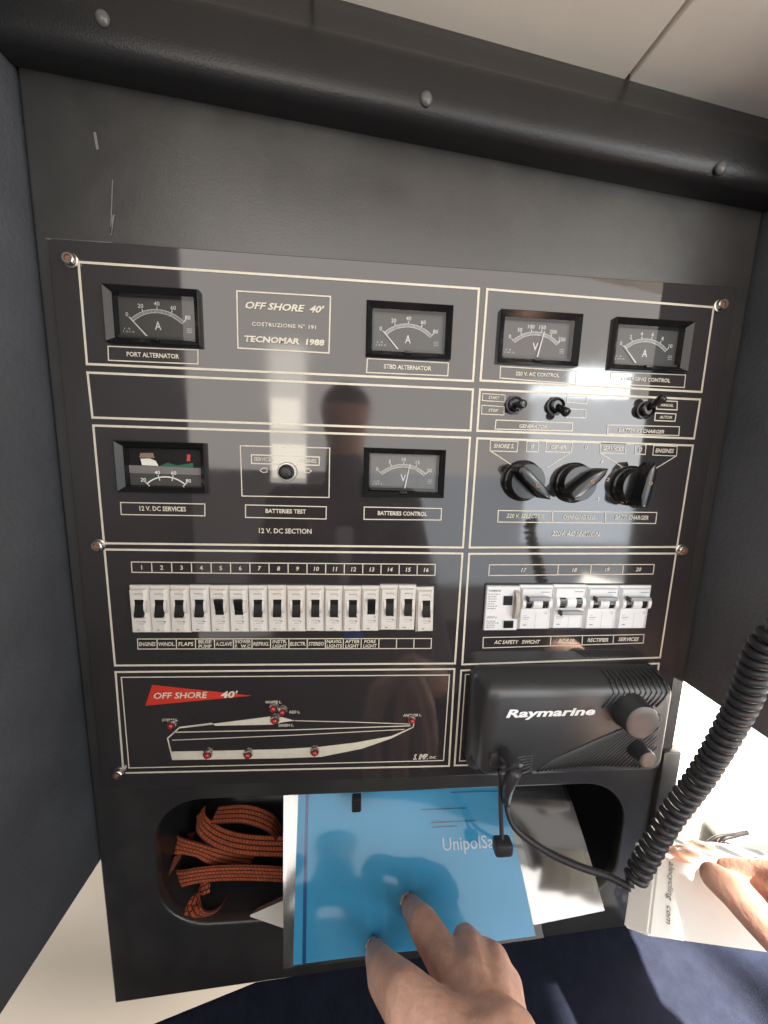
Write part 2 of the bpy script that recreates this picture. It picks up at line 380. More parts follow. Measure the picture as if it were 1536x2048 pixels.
label('220 V. AC CONTROL', [(1001,733),(1153,742),(1151,768),(1000,756)], 1031,1119,749,8, **B)
label('CHARGING CONTROL', [(1222.6,744),(1371,750),(1368.5,775),(1220,768)], 1243,1341,759,8, **B)
o = frame('name_plate_frame', [[(473.7,582),(661,593),(658,706),(476,696)]], .0011)
ptext("OFF SHORE  40'", 491,649,614.5,15,o, shear=.28, bold=.03); ptext("COSTRUZIONE N\u00b0 191",504,632,651,8.5,o,bold=.018,space=1.15); ptext("TECNOMAR  1988",489,649,681.5,13,o,bold=.04,shear=.12)
label('START',[(965.6,787),(1010,790),(1009.7,804),(964.5,801)],977,999,795.5,6,.0007,shear=.2,**B)
label('STOP',[(964,810.5),(1008.6,813.5),(1007.5,830),(963,828)],977,996,820.5,6,.0007,shear=.2,**B)
label('',[(1135,791.6),(1174,793),(1173,808),(1134,805)],0,0,0,0,.0007); label('',[(1133,818),(1171.6,819),(1171,836),(1132.6,834.6)],0,0,0,0,.0007)
label('GENERATOR',[(992,840),(1145,846),(1144,862),(990,858)],1038.5,1094,853,7.5,shear=.2,**B)
label('BATTERIES CHARGER',[(1216,850),(1359,853.5),(1357.5,871),(1214.6,868)],1237,1329,862,7.5,shear=.2,**B)
label('MANUAL',[(1314,800.7),(1354.6,803),(1354,820),(1313,818)],1321,1347,810.5,6,.0010,shear=.2,**B)
label('AUTOM.',[(1311,826),(1352,828),(1350,842.6),(1309.4,841)],1319,1345,834.5,6,.0010,shear=.2,**B)
for s,q,a,b,c in (('SHORE S.',[(981,881),(1036,883),(1034,903.5),(980,901.7)],987.5,1028,892),('0',[(1054,882.5),(1077.5,883.5),(1076,904),(1053,903)],1062,1068,893),
  ('GENER.',[(1093,884),(1145,885.5),(1142.4,904.6),(1091.4,903.5)],1102,1134,894.5),('SERVICES',[(1201.5,886),(1251.8,888),(1250,907.5),(1200,905.7)],1205,1247,897),
  ('0',[(1271,889),(1292,890),(1290.4,909),(1270,908)],1277.5,1284,899),('ENGINES',[(1307.6,891),(1354.6,893),(1352.8,912),(1305.4,910)],1311,1348,901.5)):
    label(s,q,a,b,c,8.5,.0007,shear=.2,**B)
for s,x,y in (('0',1173,894),('1',1204,924),('2',1216,959),('3',1196,998)): ptext(s,x-3,x+3,y,7,pan,shear=.2,bold=.01)
for a,b in (((981,902),(1024,930)),((1142,905),(1093,936)),((1200,906),(1245,934)),((1352.5,912),(1308,939))): frame('pointer_line',[[a,b]],.0008)
v = frame('label_frame',[[(996.6,1021),(1313.8,1025),(1311,1047),(995.5,1044)],[(1105.4,1022.5),(1104,1045)],[(1211,1024),(1210,1046)]],.0009)
ptext('220 V. SELECTOR',1013,1089,1032,8.5,v,shear=.2,bold=.012); ptext('CHARGING REG.',1126,1191,1034,8.5,v,shear=.2,bold=.012); ptext('BATT. CHARGER',1230,1297,1035,8.5,v,shear=.2,bold=.012)
ptext('220V. AC SECTION',1104,1199.6,1067.6,10,pan,shear=.15,bold=.014); ptext('12 V. DC SECTION',518,623,1062,10,pan,bold=.014)
frame('label_frame',[[(481,891.5),(659.5,896),(658,995),(484,992)]],.0009)
v = frame('label_frame',[[(503,909.5),(639,914),(638,930.6),(503,926.7)]],.0010)
ptext('SERVICES',508,546,918.5,7.5,v,bold=.012); ptext('ENGINES',598,633,921.5,7.5,v,bold=.012)
frame('arrow_mark',[[(520,941),(526,936),(534,936),(534,944),(526,945)]],.0006); frame('arrow_mark',[[(623,942),(617,937),(609,937),(609,945),(617,946)]],.0006)
label('BATTERIES TEST',[(491,1009.7),(652.7,1013.6),(652,1038),(491,1034.8)],531,612,1022.5,8.5,**B)
label('BATTERIES CONTROL',[(728.5,1014),(883,1017),(882,1040),(728,1038.7)],755.6,854,1027,8.5,**B)
label('12 V. DC SERVICES',[(241,1005),(409.7,1008),(409.7,1031.6),(242.5,1029)],279,372,1017.5,9.5,**B)
def row(quad, fr, y=-.0003):
    q = [xz(*p,y) for p in quad]; v, f = [], []; stroke(v,f,q,.0009,y)
    for t in fr:
        a = [rlerp(q[0][i],q[1][i],t) for i in (0,1)]; b = [rlerp(q[3][i],q[2][i],t) for i in (0,1)]; stroke(v,f,[a,b],.0009,y,False)
    return pyd('label_row',v,f,m_print,pan), q
def cell(o, q, t0, t1, s, hmm, wmax=.80, dz=0., **k):
    c = np.array([rlerp(q[0][i]*.5+q[3][i]*.5, q[1][i]*.5+q[2][i]*.5, (t0+t1)/2) for i in (0,1)]); w = (q[1][0]-q[0][0])*(t1-t0)
    wd = min(w*wmax, hmm*.78*len(s)); text(s,(c[0]-w*wmax/2,-.0005,c[1]+dz),(c[0]+w*wmax/2,-.0005,c[1]+dz),hmm,m_print,o,fit=False,**k)
T = [i/16 for i in range(1,16)]
o, q = row([(262.8,1124),(870.7,1128.7),(869.7,1150.8),(264,1144.6)],T)
for i in range(16): cell(o,q,i/16,(i+1)/16,str(i+1),.0042,bold=.02,shear=.15 if i>5 else 0)
o, q = row([(275,1278),(863,1277),(862,1297),(275.8,1298)],T)
for i,s in enumerate(('ENGINES','WINDL.','FLAPS','BILGE|PUMP','A.CLAVE','SHOWER|F.  W.C','REFRIG.','INSTR.|LIGHT','ELECTR.','STEREO','NAVIG.|LIGHTS','AFTER|LIGHT','FORE|LIGHT')):
    p = s.split('|')
    for k,w_ in enumerate(p): cell(o,q,i/16,(i+1)/16,w_,.0040 if len(p)==1 else .0036,.86,0 if len(p)==1 else (.0024-.0048*k),bold=.02,shear=.12)
o, q = row([(979,1129.5),(1308.5,1129),(1306,1148),(977.5,1151)],(.41,.61,.808))
for a,b,s in ((0,.41,'17'),(.41,.61,'18'),(.61,.808,'19'),(.808,1,'20')): cell(o,q,a,b,s,.0042,bold=.02,shear=.2)
o, q = row([(966.7,1275),(1288,1269),(1286.4,1286),(965.8,1296)],(.413,.61,.806))
for a,b,s in ((0,.413,'AC SAFETY   SWICHT'),(.413,.61,'BOILER'),(.61,.806,'RECTIFIER'),(.806,1,'SERVICES')): cell(o,q,a,b,s,.0042,.68,bold=.025,shear=.2)
tv = [onY(*p,-.0004) for p in ((688,1264),(727,1264),(727,1276),(688,1277))]; pyd('tape_strip',tv,[(0,1,2,3)],mat('tape_navy',(.012,.02,.06),.4),pan)
# boat diagram
def zp(x,y): return (180+x*.4818, 1320+y*.4818)
def poly(name, pts, m, y=-.0003, parent=pan):
    v = [(*[xz(*zp(*p),y)[0]],y,xz(*zp(*p),y)[1]) for p in pts]; return pyd(name,v,[tuple(range(len(v)))],m,parent)
bt = empty('boat_diagram',(0,0,0),pan)
HT = [(340,380),(560,376),(800,370),(950,361),(1100,343),(1250,316),(1340,278)]; HB = [(345,415),(560,412),(800,408),(960,402),(1130,368),(1250,326),(1341,281)]
vs = []; fs = []
for a,b in zip(HT,HB):
    for p in (a,b): t = xz(*zp(*p),-.0003); vs.append((t[0],-.0003,t[1]))
for i in range(len(HT)-1): fs.append((2*i,2*i+1,2*i+3,2*i+2))
pyd('hull_shape',vs,fs,m_print,bt)
poly('deckhouse_shape',[(508,265),(745,235),(800,238),(850,252),(800,258),(765,268),(520,273)],m_print,parent=bt)
v,f = [],[]
for pl,w in (([(344,415),(322,325),(372,280),(508,263)],.0013),([(850,252),(1100,258),(1330,266)],.0009),([(345,300),(850,290),(1330,273)],.0011),([(340,333),(850,312),(1305,288)],.0009),([(1340,282),(1345,262)],.0010),([(508,268),(372,283)],.0004)):
    stroke(v,f,[xz(*zp(*p),-.0003) for p in pl],w,-.0003,False)
pyd('sheer_lines',v,f,m_print,bt)
poly('red_flag',[(258,103),(230,190),(672,148)],m_red)
def ztext(s,x0,x1,y,h,**k): a = zp(x0,y); b = zp(x1,y); ptext(s,a[0],b[0],a[1],h*.4818,pan,y=-.0007 if k.pop('top',0) else -.0005,**k)
ztext('OFF SHORE',264,488,147,26,top=1,shear=.2,bold=.02); ztext("40'",542,615,143,30,top=1,shear=.2,bold=.03)
for s,a,b,y in (('STERN L.',298,366,249),('WHITE L.',728,795,175),('RED L.',828,872,216),('GREEN L.',782,846,271),('ANCHOR L.',1300,1376,229)): ztext(s,a,b,y,11,shear=.1,bold=.02)
ztext('S. IMP.',1342,1402,402,24,shear=.35,bold=.03); ztext('SNC',1408,1437,404,10,shear=.2,bold=.02)
def led(px,py,k=1.):
    c = xz(px,py,-.003); e = empty('indicator_light',(c[0],0,c[1]),pan)
    tobj(lathe((0,0),[(.0050*k,.0002),(.0050*k,-.0012),(.0042*k,-.0026),(.0034*k,-.0028),(.0032*k,-.0018)],18,None,False,True),'bezel_ring',m_steel,e,angle=35)
    tobj(lathe((0,0),[(.0031*k,-.0015),(.0030*k,-.0040),(.0022*k,-.0052),(.0009*k,-.0058)],14),'red_lens',m_lens,e,True)
for p in ((341,1452),(546,1418),(564,1425),(549,1442),(824,1442),(414,1511),(495,1511),(629,1506)): led(*p)
# panel screws
for px,py in ((137,517),(1445,609),(194,1092),(1366,1101),(236,1549)):
    c = xz(px,py,-.003); e = empty('socket_screw',(c[0],0,c[1]),pan)
    tobj(lathe((0,0),[(.0058,0),(.0058,-.0010),(.0050,-.0014),(.0047,-.0012),(.0046,-.0042),(.0040,-.0048),(.0027,-.0048),(.0026,-.0030)],20),'screw_head',m_steel,e,angle=35)
    tobj(lathe((0,0),[(.0026,-.0034),(.0026,-.0036)],6),'hex_socket',m_rust,e)

# ------------------------------------------------------------------ meters
def rect4(w,h,y,cx=0,cz=0): return [(cx-w/2,y,cz-h/2),(cx+w/2,y,cz-h/2),(cx+w/2,y,cz+h/2),(cx-w/2,y,cz+h/2)]
DIALS=[]
def meter(k_,name,unit,nums,needle,lab,dropped=False,span=43,arc_r=.0315,dimface=None):
    c = MET[k_]; e = empty(name,(c[0],0,c[1]),pan); e['label'] = lab
    w,h = .0755,.0445
    tobj(loft([rect4(w,h,.0001),rect4(w,h,-.0040),rect4(w-.0016,h-.0016,-.0048),rect4(w-.0105,h-.0095,-.0006),rect4(w-.0128,h-.0108,.0050)],False,False),'bezel',m_gblack,e)
    iw,ih = w-.0132,h-.0112
    yb = -.0012; dz = 0
    if dropped:
        # face slipped down inside the housing: upper half shows the innards
        tobj(bbox(-iw/2,iw/2,-.0011,-.0006,-ih/2,ih/2),'housing_back',m_lever,e)
        dz = -.0185
        pyd('dial_face',[(-iw/2,-.0016,-ih/2),(iw/2,-.0016,-ih/2),(iw/2,-.0016,-.0005),(-iw/2,-.0020,.0005)],[(0,1,2,3)],m_dial,e)
        pyd('face_edge',[(-iw/2,-.0022,-.0058),(iw/2,-.0022,-.0062),(iw/2,-.0024,.0002),(-iw/2,-.0024,.0012)],[(0,1,2,3)],mat('dial_edge',(.16,.15,.15),.4),e)
        v = [(-.020,-.0020,.0014),(-.006,-.0020,.0010),(-.008,-.0020,.0055),(-.013,-.0020,.0075),(-.021,-.0020,.0070)]; pyd('coil_former',v,[(0,1,2,3,4)],m_paper,e)
        v = [(-.022,-.0018,.0080),(-.009,-.0018,.0080),(-.010,-.0018,.0125),(-.021,-.0018,.0120)]; pyd('copper_coil',v,[(0,1,2,3)],mat('coil_tan',(.22,.15,.10),.5),e)
        v = [(-.006,-.0018,.0006),(.024,-.0018,.0006),(.024,-.0018,.0045),(.010,-.0018,.0020),(.002,-.0018,.0042)]; pyd('circuit_board',v,[(0,1,2,3,4)],m_board,e)
        pyd('red_wire',[(.0185,-.0017,.0060),(.0215,-.0017,.0060),(.0220,-.0017,.0120),(.0190,-.0017,.0120)],[(0,1,2,3)],m_red,e)
        yb = -.0019
    else:
        pyd('dial_face',rect4(iw,ih,yb),[(0,1,2,3)],dimface or m_dial,e)
        tobj(bbox(-iw/2,iw/2,-.0049,-.0012,-ih/2-.0001,-ih/2+.0022,.0004,1),'dial_sill',m_mblack,e)
    dial = e.children[-1] if dropped else e.children[1]
    # scale
    yy = yb-.0003; R0 = arc_r; cz = -.0235+dz+ (.004 if dropped else 0); v,f = [],[]
    if dropped: R0 = .024; cz = -.0325; yy = -.0026
    P = lambda a,r: (r*math.sin(math.radians(a)),cz+r*math.cos(math.radians(a)))
    if not dropped:
        for rr,ww in ((R0,.0005),(R0-.0026,.0005)): stroke(v,f,[P(a,rr) for a in np.linspace(-span,span,25)],ww,yy,False)
        nt_ = 40
    else:
        stroke(v,f,[P(a,R0) for a in np.linspace(-span,span,17)],.0010,yy,False); nt_ = 0
    for i in range(nt_+1 if nt_ else 0):
        a = -span+2*span*i/nt_; stroke(v,f,[P(a,R0-.0026),P(a,R0)],.0004,yy,False)
    for i in range(len(nums)):
        a = -span+2*span*i/(len(nums)-1); stroke(v,f,[P(a,R0-.0028),P(a,R0+.0022)],.0008,yy,False)
    sc = pyd('scale_marks',v,f,m_dialw,e)
    for i,s in enumerate(nums):
        a = -span+2*span*i/(len(nums)-1); q = P(a,R0+.0046); ww = .0075
        text(s,(q[0]-ww/2,yy,q[1]),(q[0]+ww/2,yy,q[1]),.0034,m_dialw,sc,bold=.01,fit=False)
    if not dropped:
        text(unit,(-.0026,yy,-.0048),(.0026,yy,-.0048),.0068,m_dialw,sc,bold=.01)
        for x0,x1,z in ((-.0275,-.0225,-.0085),(-.0285,-.0245,-.0108),(-.0235,-.0195,-.0108),(.0235,.0275,-.0060),(.0235,.0275,-.0075),(.0235,.0275,-.0090)):
            text('1.5' if x1<0 else '---',(x0,yy,z),(x1,yy,z),.0012,m_dialw,sc)
        a = -span+2*span*needle; t = P(a,R0+.0012); zb = -ih/2+.0018; k = (zb-cz)/(t[1]-cz); b = (t[0]*k,zb)
        d = np.array(t)-np.array(b); d /= np.linalg.norm(d); n = np.array([-d[1],d[0]]); y0,y1 = yb-.0012,yb-.0018; vv = []
        for y in (y0,y1):
            for p,ww in ((b,.0006),(t,.00035)): vv += [(p[0]+n[0]*ww,y,p[1]+n[1]*ww),(p[0]-n[0]*ww,y,p[1]-n[1]*ww)]
        pyd('needle',vv,[(0,1,3,2),(4,6,7,5),(0,4,5,1),(2,3,7,6),(0,2,6,4),(1,5,7,3)],m_needle,e)
        tobj(bbox(-.0036,.0036,-.0066,-.0030,-h/2+.0030,-h/2+.0052,.0006),'adjuster_cover',m_gblack,e).location.y += .0030
    if not dropped: pyd('glass_pane',rect4(w-.0108,h-.0097,-.0005),[(0,1,2,3)],m_glass,e)
    for ch in e.children:
        if ch.name.split('.')[0] not in ('bezel','glass_pane','adjuster_cover'): ch.location.y += .0060
    DIALS.append(e)
meter(0,'ammeter','A',['0','20','40','60','80'],.0,'ammeter above the PORT ALTERNATOR label')
meter(1,'ammeter','A',['0','20','40','60','80'],.0,'ammeter above the STBD ALTERNATOR label')
m_dialp = mat('dial_pink_reflection',(.075,.060,.058),.5)  # pinkish reflection on this meter, put into the dial colour
meter(2,'voltmeter','V',['0','50','100','150','200','250'],.64,'voltmeter above the 220 V. AC CONTROL label',dimface=m_dialp)
meter(3,'ammeter','A',['0','2','4','6','8','10'],.0,'ammeter above the CHARGING CONTROL label')
meter(4,'ammeter','A',['20','40','60','80'],.0,'broken meter whose face has slipped down, above 12 V. DC SERVICES',dropped=True)
meter(5,'voltmeter','V',['0','5','10','15','20'],.62,'voltmeter above the BATTERIES CONTROL label',dimface=m_dull)

# ------------------------------------------------------------------ switches and knobs
c = xz(573,944,-.004); e = empty('test_button',(c[0],0,c[1]),pan)
tobj(lathe((0,0),[(.0088,0),(.0088,-.0020),(.0080,-.0032),(.0070,-.0034),(.0066,-.0020)],28,None,False,True),'chrome_ring',mat('ring_white',(.62,.60,.56),.3,metal=.3),e,angle=35)
tobj(lathe((0,0),[(.0066,-.0015),(.0064,-.0055),(.0062,-.0090),(.0052,-.0108),(.0034,-.0116),(.001,-.0118)],24),'push_cap',m_mblack,e,True)
def toggle(px,py,dx,dz,ln=.013):
    c = xz(px,py,-.002); e = empty('toggle_switch',(c[0],0,c[1]),pan)
    tobj(lathe((0,0),[(.0082,0),(.0082,-.0022),(.0066,-.0026),(.0064,-.0070),(.0050,-.0078),(.0045,-.0060)],24),'bushing',m_gblack,e,angle=35)
    d = Vector((dx,-1,dz)).normalized(); p = [Vector((0,-.004,0))+d*(ln*t) for t in (0,.3,.6,.85,1,1.04)]
    tobj(tube(p,[.0024,.0028,.0035,.0042,.0038,.0022],12),'lever',m_gblack,e,True)
    tobj(lathe((0,0),[(.0092,-.0001),(.0092,-.0008),(.0080,-.0009)],6),'lock_nut',m_mblack,e)
toggle(1029,810,.1,-.1); toggle(1111,812,.45,-.75,.014); toggle(1290,820,.55,.9,.016)
def knob(px,py,ang,lab):
    c = xz(px,py,-.004); e = empty('rotary_knob',(c[0],0,c[1]),pan); e['label'] = lab
    tobj(lathe((0,0),[(.0195,0),(.0195,-.0026),(.0186,-.0040),(.0172,-.0046),(.0168,-.0115),(.0158,-.0130),(.006,-.0132)],36),'skirt',m_gblack,e,angle=35)
    ca,sa = math.cos(ang),math.sin(ang)
    out = [(-.0205,0),(-.0185,.0042),(-.010,.0058),(.010,.0054),(.0175,.0040),(.0235,.0),(.0175,-.0040),(.010,-.0054),(-.010,-.0058),(-.0185,-.0042)]
    def lay(y,k,kx=1): return [((u*kx*ca-w*k*sa),y,(u*kx*sa+w*k*ca)) for u,w in out]
    tobj(loft([lay(-.0100,1.05),lay(-.0220,.92,.97),lay(-.0240,.78,.93),lay(-.0245,.55,.88)]),'grip_bar',m_gblack,e,angle=45)
    tobj(lathe((.004*ca,.004*sa),[(.0021,-.0240),(.0021,-.0247),(.0015,-.0248),(.0012,-.0243)],12),'brass_screw',m_brass,e,True)
knob(1048,962,math.radians(-42),'rotary knob above the 220 V. SELECTOR label')
knob(1150,966,math.radians(40),'rotary knob above the CHARGING REG. label')
knob(1264,972,math.radians(82),'rotary knob above the BATT. CHARGER label')

# ------------------------------------------------------------------ breakers
def breaker_body(w,h,d,bev=.0007):
    # stepped nose: shoulders low, the middle raised
    bm = bbox(-w/2,w/2,-d,0,-h/2,h/2,bev,2)
    return bm
MW,MH = .0177,.0462
bodyme = None
def build_breaker(up):
    e = empty('circuit_breaker',(0,0,0),pan); w = MW-.0003
    # body with tapered right cheek
    lo = lambda y,i,zt,zb,rr=0: [(-w/2+i,y,-MH/2+zb),(w/2-i-rr*1.35,y,-MH/2+zb),(w/2-i-rr,y,MH/2-zt),(-w/2+i,y,MH/2-zt)]
    tobj(loft([lo(0,0,0,0),lo(-.0034,0,0,0),lo(-.0040,.0006,.0006,.0006),lo(-.0040,.0012,.0028,.0012),lo(-.0068,.0016,.0036,.0020,.0022),lo(-.0072,.0020,.0042,.0026,.0022)]),'case',m_brk,e,angle=25)
    x = .0010
    # round lugs beside the lever
    for s in (-1,1):
        bm = bmesh.new(); k = 9; ra = .0062; c0 = s*.0049+x; pr = []
        for xx in (c0-.0011,c0+.0011): pr.append([(xx,-.0062-.0022*math.sin(math.pi*i/(k-1)),.0035+ra*math.cos(math.pi*i/(k-1))) for i in range(k)])
        tobj(loft(pr),'lever_guard',m_brk,e,angle=40)
    tobj(bbox(x-.0038,x+.0038,-.0076,-.0070,-.0042,.0106),'lever_slot',m_lever,e)
    z0,z1 = ((.0005,.0115) if up else (-.0055,.0060))
    zt = z1 if up else z0; sg = 1 if up else -1
    pts = [(-.0072,zt-sg*.0120),(-.0086,zt-sg*.0095),(-.0092,zt-sg*.0055),(-.0106,zt-sg*.0018),(-.0104,zt),(-.0086,zt+sg*.0002),(-.0072,zt-sg*.001)]
    tobj(loft([[(xx,y,z) for y,z in pts] for xx in (x-.0037,x+.0037)]),'lever',m_lever,e,angle=40)
    v,f = [],[]
    y = -.00735
    for x0,x1,z,t in ((-.0030,.0052,-.0105,.0003),(-.0015,.0052,-.0128,.0003),(-.0030,-.0004,-.0187,.0009),(.0035,.0055,-.0108,.0010)): stroke(v,f,[(x0,z),(x1,z)],t,y,False)
    stroke(v,f,[(.0044+.0009*math.cos(a),-.0068+.0009*math.sin(a)) for a in np.linspace(0,6.28,11)[:-1]],.0003,y); stroke(v,f,[(.0046,.0138),(.0046,.0150)],.0004,y,False)
    pr = pyd('print_marks',v,f,m_brkp,e); return e
u0,v0 = -.2790,-.0331; cz = v0-.0228
protos = {}
def dup(o, parent=None):
    c = o.copy(); COL.objects.link(c); c.parent = parent if parent is not None else o.parent
    for ch in o.children: dup(ch,c)
    return c
UPS = {4,5,12}
BRKN = []
for i in range(16):
    up = i in UPS
    if up not in protos: e = protos[up] = build_breaker(up)
    else: e = dup(protos[up], pan)
    e.location = (u0+MW*(i+.5)+(.0006 if i==15 else 0), .001+random.uniform(-.0003,.0003)+(.0012 if i==15 else 0), cz+random.uniform(-.0003,.0003)+(.0008 if i in(13,14) else 0)-(.0012 if i==15 else 0))
    e.rotation_euler = (random.uniform(-.008,.008),random.uniform(-.006,.006)+(-.02 if i==15 else 0),random.uniform(-.012,.012))
    e['label'] = ('circuit breaker number %d with its lever %s' % (i+1,'up' if up else 'down'))
    BRKN.append(e)
for e in BRKN:
    l = e.location; text('SIEMENS',(-.0032,-.00740,.0162),(.0048,-.00740,.0162),.0011,m_brkp,e,name='maker_name')
tobj(bbox(u0-.0008,u0+16*MW+.0012,-.0008,.0002,cz-MH/2-.0008,cz+MH/2+.0008),'breaker_cutout',m_mblack,pan)
# double pole breakers
def build_double(up):
    e = empty('double_breaker',(0,0,0),pan); w = .0344
    lo = lambda y,i,zt,zb,rr=0: [(-w/2+i,y,-MH/2+zb),(w/2-i-rr*1.6,y,-MH/2+zb),(w/2-i-rr,y,MH/2-zt),(-w/2+i,y,MH/2-zt)]
    tobj(loft([lo(0,0,0,0),lo(-.0034,0,0,0),lo(-.0040,.0006,.0006,.0006),lo(-.0040,.0010,.0022,.0012),lo(-.0070,.0014,.0030,.0018,.0026),lo(-.0074,.0018,.0036,.0024,.0026)]),'case',m_brk2,e,angle=25)
    k = 9
    for c0,hw in ((-.0140,.0017),(.0000,.0047),(.0128,.0018)):
        pr = [[(xx,-.0066-.0034*math.sin(math.pi*i/(k-1)),.0055+.0060*math.cos(math.pi*i/(k-1))) for i in range(k)] for xx in (c0-hw,c0+hw)]
        tobj(loft(pr),'lever_guard',m_brk2,e,angle=40)
    for c0 in (-.0086,.0076): 
        pr = [[(xx,-.0066-.0026*math.sin(math.pi*i/(k-1)),.0055+.0058*math.cos(math.pi*i/(k-1))) for i in range(k)] for xx in (c0-.0028,c0+.0028)]
        tobj(loft(pr),'rocker',m_gblack,e,angle=40)
    zb = .0120 if up else -.0030
    tobj(bbox(-.0112,.0104,-.0135,-.0098,zb-.0019,zb+.0019,.0006),'tie_bar',m_grey,e,angle=40)
    tobj(bbox(-.0132,-.0111,-.0140,-.0088,zb-.0024,zb+.0022,.0005),'tie_bar_end',m_gblack,e,angle=40)
    v,f = [],[]; y = -.00755
    for x0,x1,z,t in ((-.0135,-.0098,-.0070,.0003),(-.0135,-.0062,-.0093,.0007),(-.0135,-.0075,-.0112,.0004),(-.0125,-.0090,-.0172,.0011),(.0030,.0118,.0172,.0008)): stroke(v,f,[(x0,z),(x1,z)],t,y,False)
    stroke(v,f,[(-.0003,-.0205),(-.0003,-.004)],.00025,y,False)
    stroke(v,f,[(.0098+.0011*math.cos(a),-.0045+.0014*math.sin(a)) for a in np.linspace(0,6.28,11)[:-1]],.0004,y)
    pyd('print_marks',v,f,mat('breaker_print_blue',(.22,.27,.36),.6),e); return e
dp = {}
xs = [.0905+.0347*i+.0172 for i in range(4)]
for i,(x,up) in enumerate(zip(xs,(1,0,1,1))):
    e = build_double(up) if up not in dp else dup(dp[up],pan); dp.setdefault(up,e)
    e.location = (x,.001,-.0545+(.0006 if i==1 else 0)); e['label'] = 'double breaker above the %s label' % ('AC SAFETY SWICHT','BOILER','RECTIFIER','SERVICES')[i]
e = empty('safety_switch',(.0735,.001,-.0555),pan); w = .0340; e['label'] = 'residual current safety switch with test button'
lo = lambda y,i,zt: [(-w/2+i,y,-MH/2+zt),(w/2-i,y,-MH/2+zt),(w/2-i,y,MH/2-zt),(-w/2+i,y,MH/2-zt)]
tobj(loft([lo(0,0,0),lo(-.0044,0,0),lo(-.0052,.0008,.0008)]),'case',m_brk2,e,angle=25)
tobj(bbox(.0006,.0095,-.0062,-.0050,.0040,.0135,.0003),'rocker_window',m_gblack,e)
k=11; pr=[[(xx,-.0050-.0070*math.sin(math.pi*i/(k-1)),.0045+.0150*math.cos(math.pi*i/(k-1))) for i in range(k)] for xx in (.0110,.0150)]
tobj(loft(pr),'handle',m_tan,e,angle=40)
tobj(bbox(.0012,.0136,-.0056,-.0050,-.0212,-.0110,.0003),'button_frame',m_brk2,e); tobj(bbox(.0024,.0124,-.0068,-.0054,-.0200,-.0122,.0005),'test_button',m_gblack,e)
v,f=[],[]; y=-.0054
rr=random.Random(3)
for z in (.0152,.0125,.0102,.0078,.0052,.0028,.0002,-.0130,-.0150,-.0172,-.0195):
    x=-.0152
    while x<-.0030-rr.random()*.006:
        ln=rr.uniform(.0010,.0030); stroke(v,f,[(x,z),(x+ln,z)],.0007,y,False); x+=ln+.0006
sq=[(-.0150,-.0100),(-.0135,-.0080),(-.0122,-.0100),(-.0108,-.0078),(-.0095,-.0098),(-.0080,-.0078),(-.0060,-.0100),(-.0045,-.0085)]; stroke(v,f,sq,.0005,y,False)
pyd('print_marks',v,f,m_brkp,e); text('SIEMENS',(-.0150,-.0054,.0187),(-.0025,-.0054,.0187),.0022,m_brkp,e,name='maker_name',bold=.03,space=1.2)
tobj(bbox(.0560,.2312,-.0008,.0002,-.0795,-.0305),'breaker_cutout',m_mblack,pan)

# ------------------------------------------------------------------ radio station on the panel
rad = empty('marine_radio',(.145,0,-.19)); tag(rad,'black ribbed marine radio box with white lettering and two round knobs','radio')
Ro = Vector(rad.location)
def rl(l): return [(p[0]-Ro.x,p[1]-Ro.y,p[2]-Ro.z) for p in l]
RX0,RX1,RZ0,RZ1 = .0505,.2420,-.2180,-.1195
def rr3(d,y,r): return [(x,y,z) for x,z in rrect(RX0+d,RX1-d,RZ0+d,RZ1-d,r,5)]
def back(d,y,r): return [(x,y,z) for x,z in rrect(RX0+d-.004,RX1-d+.004,RZ0+d-.012,RZ1-d+.002,r,5)]
bm = loft([rl(back(0,-.0004,.010)),rl(back(0,-.010,.010)),rl(rr3(-.001,-.0125,.011)),rl(rr3(0,-.026,.012)),rl(rr3(.0025,-.0315,.011)),rl(rr3(.0065,-.0345,.009)),rl(rr3(.011,-.0355,.007))])
tobj(bm,'body',m_radio,rad,angle=50)
# flowing grip ribs on the front
def rtube(pts,r,bm): return tube(rl(pts),r,5,bm)
bm = bmesh.new()
yf = -.0357
for i in range(26):
    t = i/25; xa = .108+.105*t; za = -.2095+.004*math.sin(t*3); L = .030+.036*math.sin(min(1,t*1.15)*math.pi*.5)
    pts = []
    for k in range(7):
        s = k/6; pts.append((xa+.9*L*s, yf+ (.0016*s*s if xa+.9*L*s>.228 else 0), za+L*.95*s-.010*s*s*(1-t)))
    pts = [(min(p[0],.2415),(yf+max(0,(p[0]-.229))*.55),p[2]) for p in pts if p[0]<.2405]
    if len(pts)>2: rtube(pts,.0009,bm)
for i in range(11):
    x = .176+.0055*i; pts=[(x+.004,-.012,-.1187),(x+.002,-.0265,-.1190),(x,-.0320,-.1222),(x+.001,-.0352,-.1275),(x-.003,-.0358,-.1340),(x-.010,-.0358,-.1420)]
    rtube(pts,.0010,bm)
for i in range(7):
    z=-.197-.0028*i; rtube([(.066+.004*i,yf,z),(.085+.003*i,yf,z+.004),(.102,yf,z+.006)],.0007,bm)
tobj(bm,'grip_ribs',m_radio,rad,True)
a = onY(1012,1430,-.0362); b = onY(1191,1419,-.0362)
text('Raymarine',np.array([a[0],-.0363,a[2]])-np.array(Ro),np.array([b[0],-.0363,a[2]+.0008])-np.array(Ro),.0112,m_logo,rad,name='logo_lettering',bold=.035,shear=.22,normal=(0,-1,0))
